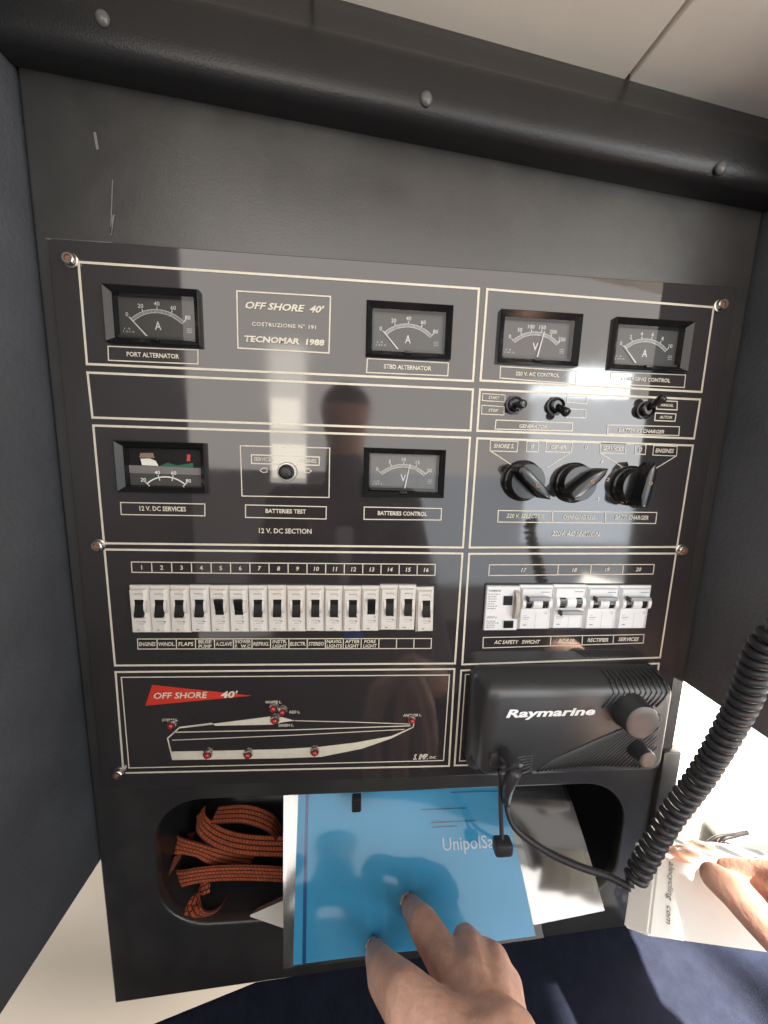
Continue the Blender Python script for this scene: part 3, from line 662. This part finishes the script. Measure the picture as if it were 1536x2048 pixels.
def rknob(pxf,pyf,pxb,pyb,rpx,yfront,name='knob'):
    c = onY(pxf,pyf,yfront); r = rpx/FPX*np.dot(c-CP,fwd)
    cb = c
    bm = lathe((c[0]-Ro.x,c[2]-Ro.z),[(r*1.10,-.0345),(r*1.08,-.037),(r*1.03,-.039),(r*1.0,yfront+.0018),(r*.96,yfront+.0005),(r*.86,yfront),(r*.5,yfront+.0003)],30)
    return tobj(bm,name,m_radio,rad,angle=45)
rknob(1286,1446,0,0,36,-.0520); rknob(1297,1522,0,0,18.5,-.0510)
# socket block where the cable plugs in
c = onY(1000,1505,-.030); tobj(bbox(c[0]-Ro.x-.013,c[0]-Ro.x+.012,-.0385,-.012,c[2]-Ro.z-.010,c[2]-Ro.z+.007,.003),'socket_block',m_radio,rad,angle=40)
# dust cap on its strap
p = [at(1000,1540,.335),at(1001,1600,.335),at(1003,1660,.332),at(1005,1690,.330)]
dust = tobj(tube([np.array(q)-np.array(Ro) for q in spline(p,6)],.0022,8),'cap_strap',m_cord,rad,True)
q = np.array(at(1005,1692,.330))-np.array(Ro)
bm = bbox(q[0]-.0085,q[0]+.0085,q[1]-.006,q[1]+.006,q[2]-.0065,q[2]+.0065,.0026,2); tobj(bm,'dust_cap',m_cord,rad,angle=40)

# coiled cord
cord = empty('coiled_cord',tuple(onY(1031,1539,-.045))); tag(cord,'black coiled handset cord hanging from the plug under the radio','cord'); Co = np.array(cord.location)
pl = [onY(1008,1508,-.037),onY(1022,1520,-.047),onY(1030,1536,-.053)]
tobj(tube([p-Co for p in spline(pl,4)],[.0065]*6+[.0075,.0085,.0085],14),'plug',m_radio,cord,angle=50)
e1 = onY(1030,1538,-.052)
lead = [e1,onY(1016,1575,-.052),at(1013,1605,.335),at(1030,1655,.325),at(1085,1698,.315),at(1150,1730,.304),at(1215,1752,.296),at(1262,1776,.287)]
tobj(tube([p-Co for p in spline(lead[:3],4)],[.0068,.0064,.006,.0056,.0052,.0048,.0044,.004,.0036],10),'strain_relief',m_cord,cord,True)
sp = spline(lead,10); tobj(tube([p-Co for p in sp],list(np.linspace(.0030,.0028,len(sp))),10),'lead',m_cord,cord,True)
axis = [at(1270,1756,.290),at(1338,1640,.278),at(1400,1556,.262),at(1452,1469,.245),at(1492,1390,.228),at(1520,1312,.214),at(1560,1262,.202),at(1630,1232,.192)]
ax = [np.array(p) for p in spline(axis,16)]
seg = np.cumsum([0]+[np.linalg.norm(b-a) for a,b in zip(ax,ax[1:])]); tot = seg[-1]; pitch = .0074; turns = tot/pitch
def axp(s):
    i = min(len(ax)-2,max(0,int(np.searchsorted(seg,s)-1))); t = (s-seg[i])/(seg[i+1]-seg[i]); return ax[i]*(1-t)+ax[i+1]*t, (ax[i+1]-ax[i])/np.linalg.norm(ax[i+1]-ax[i])
pts=[]; NS=int(turns*20); rc=.0057
refv=np.array([0.,1,0])
for i in range(NS+1):
    s = tot*i/NS; p,t = axp(s); u = refv-t*(refv@t); u/=np.linalg.norm(u); w_=np.cross(t,u); a=2*math.pi*turns*i/NS+.25*math.sin(i*.021)+.12*math.sin(i*.067)
    pts.append(p+u*rc*math.cos(a)+w_*rc*math.sin(a)-Co)
pts = [sp[-1]-Co]+pts[2:]
tobj(tube(pts,.0029,8),'coil',m_cord,cord,True)

# ------------------------------------------------------------------ things in the cubby
def ribbon(name, pts, wid, parent, m, th=.0016, k=8, wdir=None):
    P = spline(pts,k); n=len(P); wd = spline(wdir,k) if wdir is not None and len(wdir)==len(pts) else None
    vs=[];fs=[];uvs=[];s=0
    for i,p in enumerate(P):
        t = P[min(i+1,n-1)]-P[max(i-1,0)]; t/=np.linalg.norm(t)
        w_ = (wd[i] if wd is not None else np.array([0,0,1.])); w_ = w_-t*(w_@t); w_/=np.linalg.norm(w_); nn=np.cross(t,w_)
        if i: s+=np.linalg.norm(P[i]-P[i-1])
        for a,b in ((-1,-1),(1,-1),(1,1),(-1,1)): vs.append(p+w_*wid/2*a+nn*th/2*b)
        uvs.append(s)
    me=bpy.data.meshes.new(name)
    for i in range(n-1):
        for j in range(4): fs.append((4*i+j,4*i+(j+1)%4,4*i+4+(j+1)%4,4*i+4+j))
    fs += [(3,2,1,0),(4*n-4,4*n-3,4*n-2,4*n-1)]
    me.from_pydata([tuple(map(float,v)) for v in vs],[],fs); uv=me.uv_layers.new(name='UVMap')
    for poly in me.polygons:
        for li in poly.loop_indices:
            vi=me.loops[li].vertex_index; j=vi%4; uv.data[li].uv=(uvs[vi//4], (0,wid,wid,0)[j])
    return link(me,name,m,parent,False)
m_strap = weave('strap_webbing',(.46,.10,.035),(.07,.015,.012),(250,105,1),bump=1.)
st = empty('webbing_strap',(-.23,.05,-.42)); tag(st,'orange woven webbing strap coiled in the cubby','strap'); So=np.array(st.location)
def Q(px,py,Y): return onY(px,py,Y)-So
Z1=[0,0,1.]
ribbon('strap_band',[Q(372,1752,.062),Q(350,1757,.046),Q(362,1757,.028),Q(420,1748,.026),Q(500,1746,.028),Q(620,1752,.036)],.0200,st,m_strap,wdir=[Z1]*6)
d=[.25,.1,1.]
ribbon('strap_band',[Q(385,1676,.064),Q(350,1684,.052),Q(358,1690,.036),Q(400,1701,.032),Q(440,1716,.038),Q(500,1728,.050)],.0190,st,m_strap,wdir=[[.3,0,1.],[.4,0,1.],[.45,0,1.],[.5,0,1.],[.45,.2,1.],[.3,.4,1.]])
ribbon('strap_band',[Q(420,1775,.034),Q(392,1790,.026),Q(384,1815,.016),Q(405,1832,.010),Q(435,1822,.018),Q(455,1795,.034)],.0190,st,m_strap,wdir=[[.5,.6,.3],[.7,.4,.1],[.9,.1,-.35],[.75,-.1,.75],[.3,-.3,1.],[.3,0,1.]])
ribbon('strap_band',[Q(402,1622,.050),Q(405,1650,.046),Q(440,1676,.044),Q(500,1690,.048),Q(615,1694,.055)],.0190,st,m_strap,wdir=[[0,1,.1],[0,1,.2],[0,1,.35],[0,.9,.5],[0,.7,.7]])
ribbon('strap_band',[Q(430,1630,.060),Q(490,1628,.055),Q(540,1645,.058),Q(560,1670,.066)],.0190,st,m_strap,wdir=[[0,1,.1],[0,1,.25],[0,1,.3],[0,1,.2]])
ribbon('strap_band',[Q(358,1705,.036),Q(346,1745,.030),Q(352,1785,.028),Q(378,1815,.026)],.0190,st,m_strap,wdir=[[.2,1,0],[.2,1,0],[.2,1,.1],[.3,1,.1]])
bl = tobj(bbox(-.0,-.0+.044,-.010,.010,-.008,.008,.003),'buckle',m_mblack,st,angle=40); bl.location = Q(455,1815,.050); bl.rotation_euler=(.2,-.4,.3)
tg = tobj(bbox(-.007,.007,-.0008,.0008,-.009,.009),'care_label',m_paper,st); tg.location=Q(441,1795,.050); tg.rotation_euler=(.1,.3,.2)
tg = tobj(bbox(-.010,.010,-.0008,.0008,-.008,.008),'care_label',m_paper,st); tg.location=Q(350,1790,.050); tg.rotation_euler=(.1,-.5,.2)
# paper slips
pa = pyd('paper_slip',[onY(500,1830,.0)-[0,0,0],onY(592,1862,-.012),onY(592,1790,.010),onY(538,1795,.040)],[(0,1,2,3)],m_paper)
sm=pa.modifiers.new('t','SOLIDIFY'); sm.thickness=.0015; tag(pa,'folded white paper slip sticking out beside the blue folder','paper')

# folder: top edge inside the cubby, bottom edge drawn out in front
def quad_from(TL,TR,BR,BL): return [np.array(p) for p in (TL,TR,BR,BL)]
yt,yb_ = .030,-.055
fTL,fTR,fBR,fBL = onY(598,1575,yt),onY(997,1566,yt),onY(1068,1868,yb_),onY(588,1925,yb_)
fn = np.cross(fTR-fTL, fBL-fTL); fn/=np.linalg.norm(fn)
if fn[1]>0: fn=-fn
def fpt(u,v): return (fTL*(1-u)+fTR*u)*(1-v)+(fBL*(1-u)+fBR*u)*v
def sheet(name,u0,u1,v0,v1,off,th,m,parent,bend=0.,nu=14,nv=14,wob=0.):
    vs=[];fs=[]
    for s in (0,1):
        for j in range(nv+1):
            for i in range(nu+1):
                u=u0+(u1-u0)*i/nu; v=v0+(v1-v0)*j/nv
                w_=bend*math.sin(math.pi*v)+wob*math.sin(u*7+v*3)*v
                vs.append(fpt(u,v)+fn*(off+w_+ (th if s else 0)))
    n=(nu+1)*(nv+1); idx=lambda s,i,j:s*n+j*(nu+1)+i
    for j in range(nv):
        for i in range(nu):
            fs.append((idx(0,i,j),idx(0,i,j+1),idx(0,i+1,j+1),idx(0,i+1,j))); fs.append((idx(1,i,j),idx(1,i+1,j),idx(1,i+1,j+1),idx(1,i,j+1)))
    for i in range(nu):
        fs.append((idx(0,i,0),idx(0,i+1,0),idx(1,i+1,0),idx(1,i,0))); fs.append((idx(0,i,nv),idx(1,i,nv),idx(1,i+1,nv),idx(0,i+1,nv)))
    for j in range(nv):
        fs.append((idx(0,0,j),idx(1,0,j),idx(1,0,j+1),idx(0,0,j+1))); fs.append((idx(0,nu,j),idx(0,nu,j+1),idx(1,nu,j+1),idx(1,nu,j)))
    o=pyd(name,vs,fs,m,parent,True); o.data.set_sharp_from_angle(angle=math.radians(40)); return o
fo = empty('document_folder',(0,0,0)); tag(fo,'blue plastic document folder being pulled out of the cubby by a hand','folder')
sheet('front_cover',0,1,0,1,.0030,.0012,m_folder,fo,.004,wob=.0012)
sheet('back_cover',.0,1,0,1.0,-.0012,.0010,m_folded,fo,.004,wob=.0012)
sheet('paper_stack',.02,.99,0,.985,.0001,.0026,m_paper,fo,.004,wob=.0012)
sheet('spine_crease',.035,.05,0,1,.0042,.0003,m_folded,fo,.004,2,14,wob=.0012)
m_pocket = clear('clear_pocket', (.95,.97,1), .07, base=-.02, tint=.98)
sheet('clear_pocket',-.035,1.03,0,1.01,.0066,.0003,m_pocket,fo,.004,24,24,wob=.0014)
def ftext(s,ua,ub,v,h,m,**k):
    a=fpt(ua,v)+fn*(.0056+.004*math.sin(math.pi*v)); b=fpt(ub,v)+fn*(.0056+.004*math.sin(math.pi*v)); text(s,a,b,h,m,fo,normal=fn,**k)
ftext('UnipolSai',.66,.91,.42,.014,m_folderw,name='logo_lettering',bold=.005)
ftext('ASSICURAZIONI',.74,.91,.50,.005,m_folderw,name='logo_lettering') if False else None
for a,b,v in ((.58,.80,.17),(.62,.84,.26),(.62,.74,.29),(.74,.99,.055)):
    vs=[fpt(u,vv)+fn*(.0058+.004*math.sin(math.pi*vv)) for u,vv in ((a,v),(b,v),(b,v+.006),(a,v+.006))]; pyd('print_line',vs,[(0,1,2,3)],m_folderp,fo)
# clear sleeve under the folder
sl = empty('plastic_sleeve',(0,0,0)); tag(sl,'crumpled clear plastic sleeve with grey pages behind the blue folder','plastic sleeve')
yl=-.050
sTL,sTR,sBR,sBL = onY(566,1575,.038),onY(1132,1560,.038),onY(1216,1826,yl),onY(566,1942,yl-.006)
def gpt(u,v): return (sTL*(1-u)+sTR*u)*(1-v)+(sBL*(1-u)+sBR*u)*v
def sheet2(name,u0,u1,v0,v1,off,th,m,parent,wob=.0,nu=30,nv=20):
    global fpt
    keep=fpt; fpt=gpt; o=sheet(name,u0,u1,v0,v1,off,th,m,parent,.002,nu,nv,wob); fpt=keep; return o
sheet2('page',0.0,.985,0,.985,-.0060,.0012,m_sleeve,sl,.002)
sheet2('film_cover',0,1,0,1,-.0046,.0004,m_film,sl,.0022)

# ------------------------------------------------------------------ seat and things at the right
cu = empty('seat_cushion',(0,-.3,-.62)); tag(cu,'navy ribbed fabric seat cushion below the console','cushion'); Cu=np.array(cu.location)
m_navy = mat('navy_fabric',(.015,.019,.038),.9,var=.25,vscale=60,spec=.2)
nt=m_navy.node_tree; b=nt.nodes['Principled BSDF']; wv=nt.nodes.new('ShaderNodeTexWave'); wv.inputs['Scale'].default_value=130; wv.inputs['Distortion'].default_value=1.5; wv.inputs['Detail'].default_value=2
tcn=nt.nodes.new('ShaderNodeTexCoord'); nt.links.new(tcn.outputs['Object'],wv.inputs['Vector']); bp=nt.nodes.new('ShaderNodeBump'); bp.inputs['Strength'].default_value=.22; bp.inputs['Distance'].default_value=.001
nt.links.new(wv.outputs['Fac'],bp.inputs['Height']); nt.links.new(bp.outputs['Normal'],b.inputs['Normal'])
nx,ny=40,24; vs=[];fs=[]; cA=onZ(428,1998,-.53); cB=onZ(289,2048,-.53); xls=[]
for j in range(ny+1):
    for i in range(nx+1):
        s=i/nx; t=j/ny
        yb0=.006; y = yb0-.85*t; xl = max(-.62, cA[0]+(cB[0]-cA[0])*(y-cA[1])/(cB[1]-cA[1])); x = xl+(.95-xl)*s
        edge=min(1,(x-xl)/.030); xls.append((xl,y)) if i==0 else None; back=min(1,t*.85/.03); z = zbot(x)+.003-(1-math.sqrt(max(0,1-(1-edge)**2)))*.016-(1-math.sqrt(max(0,1-(1-back)**2)))*.001+.004*math.sin(x*9+y*4)
        if x>.29: z = zbot(.29)+.003
        vs.append(np.array([x,y,z])-Cu)
n1=len(vs)
for j in range(ny):
    for i in range(nx): a=j*(nx+1)+i; fs.append((a,a+nx+1,a+nx+2,a+1))
for j in range(ny+1):
    vs.append(np.array([xls[j][0],xls[j][1],-.85])-Cu)
for j in range(ny): a=j*(nx+1); fs.append((a,n1+j,n1+j+1,a+nx+1))
pyd('cushion_cover',vs,fs,m_navy,cu,True)
# grey padded case with the spectacles lying on it
gz = onY(1490,1682,.02)[2]; gx = onY(1440,1700,.02)[0]
gc = tobj(bbox(gx,.85,.020,.050,-.48,gz,.008,3),'grey_cushion',m_greyv,angle=40); tag(gc,'grey padded vinyl block behind the spectacles','cushion')

# carton in a clear bag
cb = empty('carton',(0,0,0)); tag(cb,'white carton in a clear plastic bag held in sunlight','carton')
c0,c1,c2,c3 = at(1318,1692,.30),at(1400,1705,.30),at(1560,1905,.275),at(1297,1873,.275)
c1 = at(1545,1730,.31)
c2 = c1+c3-c0
nrm = np.cross(c1-c0,c3-c0); nrm/=np.linalg.norm(nrm); nrm = -nrm if nrm[1]>0 else nrm
dep=.012
V=[c0,c1,c2,c3]; Vb=[p-nrm*dep+np.array([-.012 if i in(0,3) else 0,0,0]) for i,p in enumerate(V)]
bm=loft([V,Vb]); bmesh.ops.recalc_face_normals(bm,faces=bm.faces); bmesh.ops.bevel(bm,geom=bm.edges[:],offset=.0015,segments=2,affect='EDGES'); tobj(bm,'carton_box',m_card,cb,angle=40)
def cpt(u,v): return (c0*(1-u)+c1*u)*(1-v)+(c3*(1-u)+c2*u)*v
text('alecycling  com',cpt(.11,.16)+nrm*.0006,cpt(.135,.84)+nrm*.0006,.0066,m_cardp,cb,normal=nrm,shear=.2)
vs=[];fs=[];nb=16; rb=random.Random(5)
for j in range(nb+1):
    for i in range(nb+1):
        u=-.04+1.08*i/nb; v=-.16+.30*j/nb; vs.append(cpt(u,v)+nrm*(.0012+.0012*math.sin(u*11+v*13)*max(0,.14-v)*4+.0006*math.sin(v*41-u*16)*max(0,.14-v)*4))
for j in range(nb):
    for i in range(nb): a=j*(nb+1)+i; fs.append((a,a+1,a+nb+2,a+nb+1))
pyd('plastic_bag',vs,fs,m_bag,cb,True)

# spectacles
gl = empty('spectacles',(0,0,0)); tag(gl,'dark framed spectacles lying on the grey vinyl block','spectacles')
gd=.335
def G(px,py,d=gd): return at(px,py,d)
lens=[G(1413,1700),G(1423,1717),G(1426,1712),G(1424,1697),G(1415,1694)]
tobj(tube(spline(lens+[lens[0]],5),.0012,6),'rim',m_glframe,gl,True)
lens2=[G(1440,1712,.33),G(1452,1724,.33),G(1470,1716,.33),G(1466,1698,.33),G(1448,1688,.33)]
tobj(tube(spline(lens2+[lens2[0]],5),.0022,6),'rim',m_glframe,gl,True)
tobj(tube(spline([G(1412,1698),G(1416,1685),G(1430,1675),G(1450,1670),G(1470,1668),G(1494,1663)],6),.0013,6),'temple_arm',m_glframe,gl,True)
tobj(tube(spline([G(1436,1692),G(1446,1678),G(1466,1672),G(1480,1668),G(1495,1665)],6),.0018,6),'temple_arm',m_glframe,gl,True)
tobj(tube(spline([G(1424,1697),G(1432,1695),G(1442,1697)],5),.0018,6),'bridge',m_glframe,gl,True)

# ------------------------------------------------------------------ people
def blob(spheres, voxel, name, smooth=6):
    bm=bmesh.new()
    for (a,ra),(b,rb_) in spheres:
        a=np.array(a,float); b=np.array(b,float); L=np.linalg.norm(b-a); n=max(2,int(L/(min(ra,rb_)*.35))+1)
        for i in range(n+1):
            t=i/n; r=ra+(rb_-ra)*t; p=a+(b-a)*t
            bmesh.ops.create_icosphere(bm,subdivisions=2,radius=r,matrix=Matrix.Translation(Vector(p)))
    me=bpy.data.meshes.new(name); bm.to_mesh(me); bm.free(); o=bpy.data.objects.new(name,me); COL.objects.link(o)
    r=o.modifiers.new('r','REMESH'); r.mode='VOXEL'; r.voxel_size=voxel; s=o.modifiers.new('s','SMOOTH'); s.iterations=smooth; s.factor=.5
    bpy.context.view_layer.update(); m2=bpy.data.meshes.new_from_object(o.evaluated_get(bpy.context.evaluated_depsgraph_get())); bpy.data.objects.remove(o); return m2
def chain(pts): return list(zip(pts,pts[1:]))
def fhit(px,py,off):   # point in front of the folder face on that pixel's ray
    d=ray(px,py); p0=fTL+fn*(.0056+off); t=((p0-CP)@fn)/(d@fn); return CP+d*t
sk=[]
tipI=fhit(822,1815,.0102)
I=[(at(915,1975,.235),.0140),(at(882,1908,.262),.0138),(at(850,1855,.285),.0132),(tipI,.0102)]
Mi=[(at(955,1962,.232),.0140),(at(944,1905,.258),.0125),(at(934,1884,.283),.0110),(at(926,1878,.298),.009)]
Ri=[(at(992,1985,.226),.0135),(at(990,1928,.250),.0115),(at(972,1905,.276),.0088),(at(960,1898,.292),.0078)]
Li=[(at(1018,2018,.220),.0110),(at(1020,1968,.240),.0088),(at(1000,1940,.262),.0078),(at(985,1930,.276),.007)]
Th=[(at(900,2075,.205),.0165),(at(815,2005,.222),.0165),(at(770,1952,.250),.0135),(fhit(752,1910,.011),.0108)]
for c_ in (I,Mi,Ri,Li,Th): sk+=chain(c_)
wr=(at(985,2130,.195),.024); wr2=(at(1020,2120,.192),.022)
for c_ in (I,Mi,Ri,Li): sk+=[((c_[0][0],c_[0][1]*1.0),(wr[0]*.6+wr2[0]*.4,.018))]
for a_,b_ in ((I,Mi),(Mi,Ri),(Ri,Li)): sk+=[((a_[0][0],.0115),(b_[0][0],.0115))]
sk+=[((Th[0][0],.0165),(wr[0],.022)),((Th[1][0],.010),(I[0][0]*.5+wr[0]*.5,.013))]
elbow=np.array([.14,-.47,-.46]); mid=wr[0]*.5+elbow*.5
sk+=[(wr,wr2),(wr,(mid,.034)),(wr2,(mid,.034)),((mid,.034),(elbow,.042))]
hand=blob(sk,.0019,'hand',5)
sh=np.array([.07,-.80,-.06]); hd=np.array([-.115,-.78,.205])
bd=[((elbow,.050),(sh,.062)),((sh,.07),(np.array([-.30,-.80,-.06]),.07)),((np.array([.02,-.82,-.12]),.11),(np.array([.0,-.84,-.62]),.13)),((np.array([-.25,-.82,-.12]),.11),(np.array([-.23,-.84,-.62]),.13)),
 ((np.array([-.115,-.8,-.05]),.075),(hd-[0,0,.05],.058)),((hd-[0,.0,.03],.068),(hd+[0,.005,.035],.080)),((hd+[0,.03,-.055],.05),(hd+[0,-.01,.03],.082)),
 ((np.array([-.30,-.80,-.06]),.06),(np.array([-.36,-.70,-.32]),.048)),((np.array([-.36,-.70,-.32]),.046),(np.array([-.20,-.46,-.06]),.03))]
body=blob(bd,.009,'body',4)
bmj=bmesh.new(); bmj.from_mesh(hand); nh=len(bmj.faces); bmj.from_mesh(body)
pe=bpy.data.meshes.new('person'); bmj.to_mesh(pe); bmj.free(); pe.materials.clear()
for m in (m_skin,m_cloth,m_hair): pe.materials.append(m)
for p in pe.polygons:
    p.use_smooth=True; c_=p.center
    if p.index<nh and not (c_-Vector(elbow)).length<.10: p.material_index=0
    elif c_.z>.10: p.material_index = 2 if (c_.z>.245 or c_.y<-.80) else 0
    else: p.material_index=1
po=link(pe,'person'); tag(po,'bare right hand reaching up to pull out the blue folder','person')
# fingernails
def nail(tip,prev,name_parent,w=.0062,l=.008,up=None):
    t=np.array(tip)-np.array(prev); t/=np.linalg.norm(t); v=CP-np.array(tip); v=v-t*(v@t); v/=np.linalg.norm(v); s=np.cross(t,v); c_=np.array(tip)+v*.0112-t*.002
    vs=[];fs=[]
    for j in range(5):
        for i in range(5):
            a=(i/4-.5)*2; b_=(j/4-.5)*2; k=math.sqrt(max(0,1-.35*b_*b_)) ; vs.append(c_+s*(a*w*k)+t*(b_*l/1.2)-v*(.0022*a*a+.0008*b_*b_-.0010))
    for j in range(4):
        for i in range(4): fs.append((j*5+i,j*5+i+1,j*5+i+6,j*5+i+5))
    return pyd('fingernail',vs,fs,mat('nail',(.86,.64,.57),.2),name_parent,True)
nail(I[3][0],I[2][0],po); nail(Th[3][0],Th[2][0],po)
# hand on the carton
h2=[]
F1=[(at(1640,1800,.235),.020),(at(1545,1765,.258),.0135),(at(1496,1757,.270),.0125),(at(1466,1750,.278),.0108)]
F2=[(at(1640,1930,.225),.020),(at(1525,1835,.248),.0150),(at(1470,1785,.262),.0125),(at(1430,1756,.272),.0100)]
F3=[(at(1660,1900,.25),.018),(at(1580,1810,.28),.0125),(at(1530,1785,.30),.0115),(at(1490,1780,.312),.0095)]
for c_ in (F1,F2,F3): h2+=chain(c_)
h2+=[((F1[0][0],.022),(F2[0][0],.022)),((F1[0][0],.022),(at(1720,1900,.225),.028)),((F2[0][0],.022),(at(1720,1900,.225),.028)),((at(1720,1900,.225),.028),(at(1850,1990,.21),.030))]
hm=blob(h2,.0019,'person',5); hm.materials.clear(); 
for p in hm.polygons: p.use_smooth=True
ho=link(hm,'person',m_skin); tag(ho,'sunlit hand gripping the white carton','person')

flush_text()
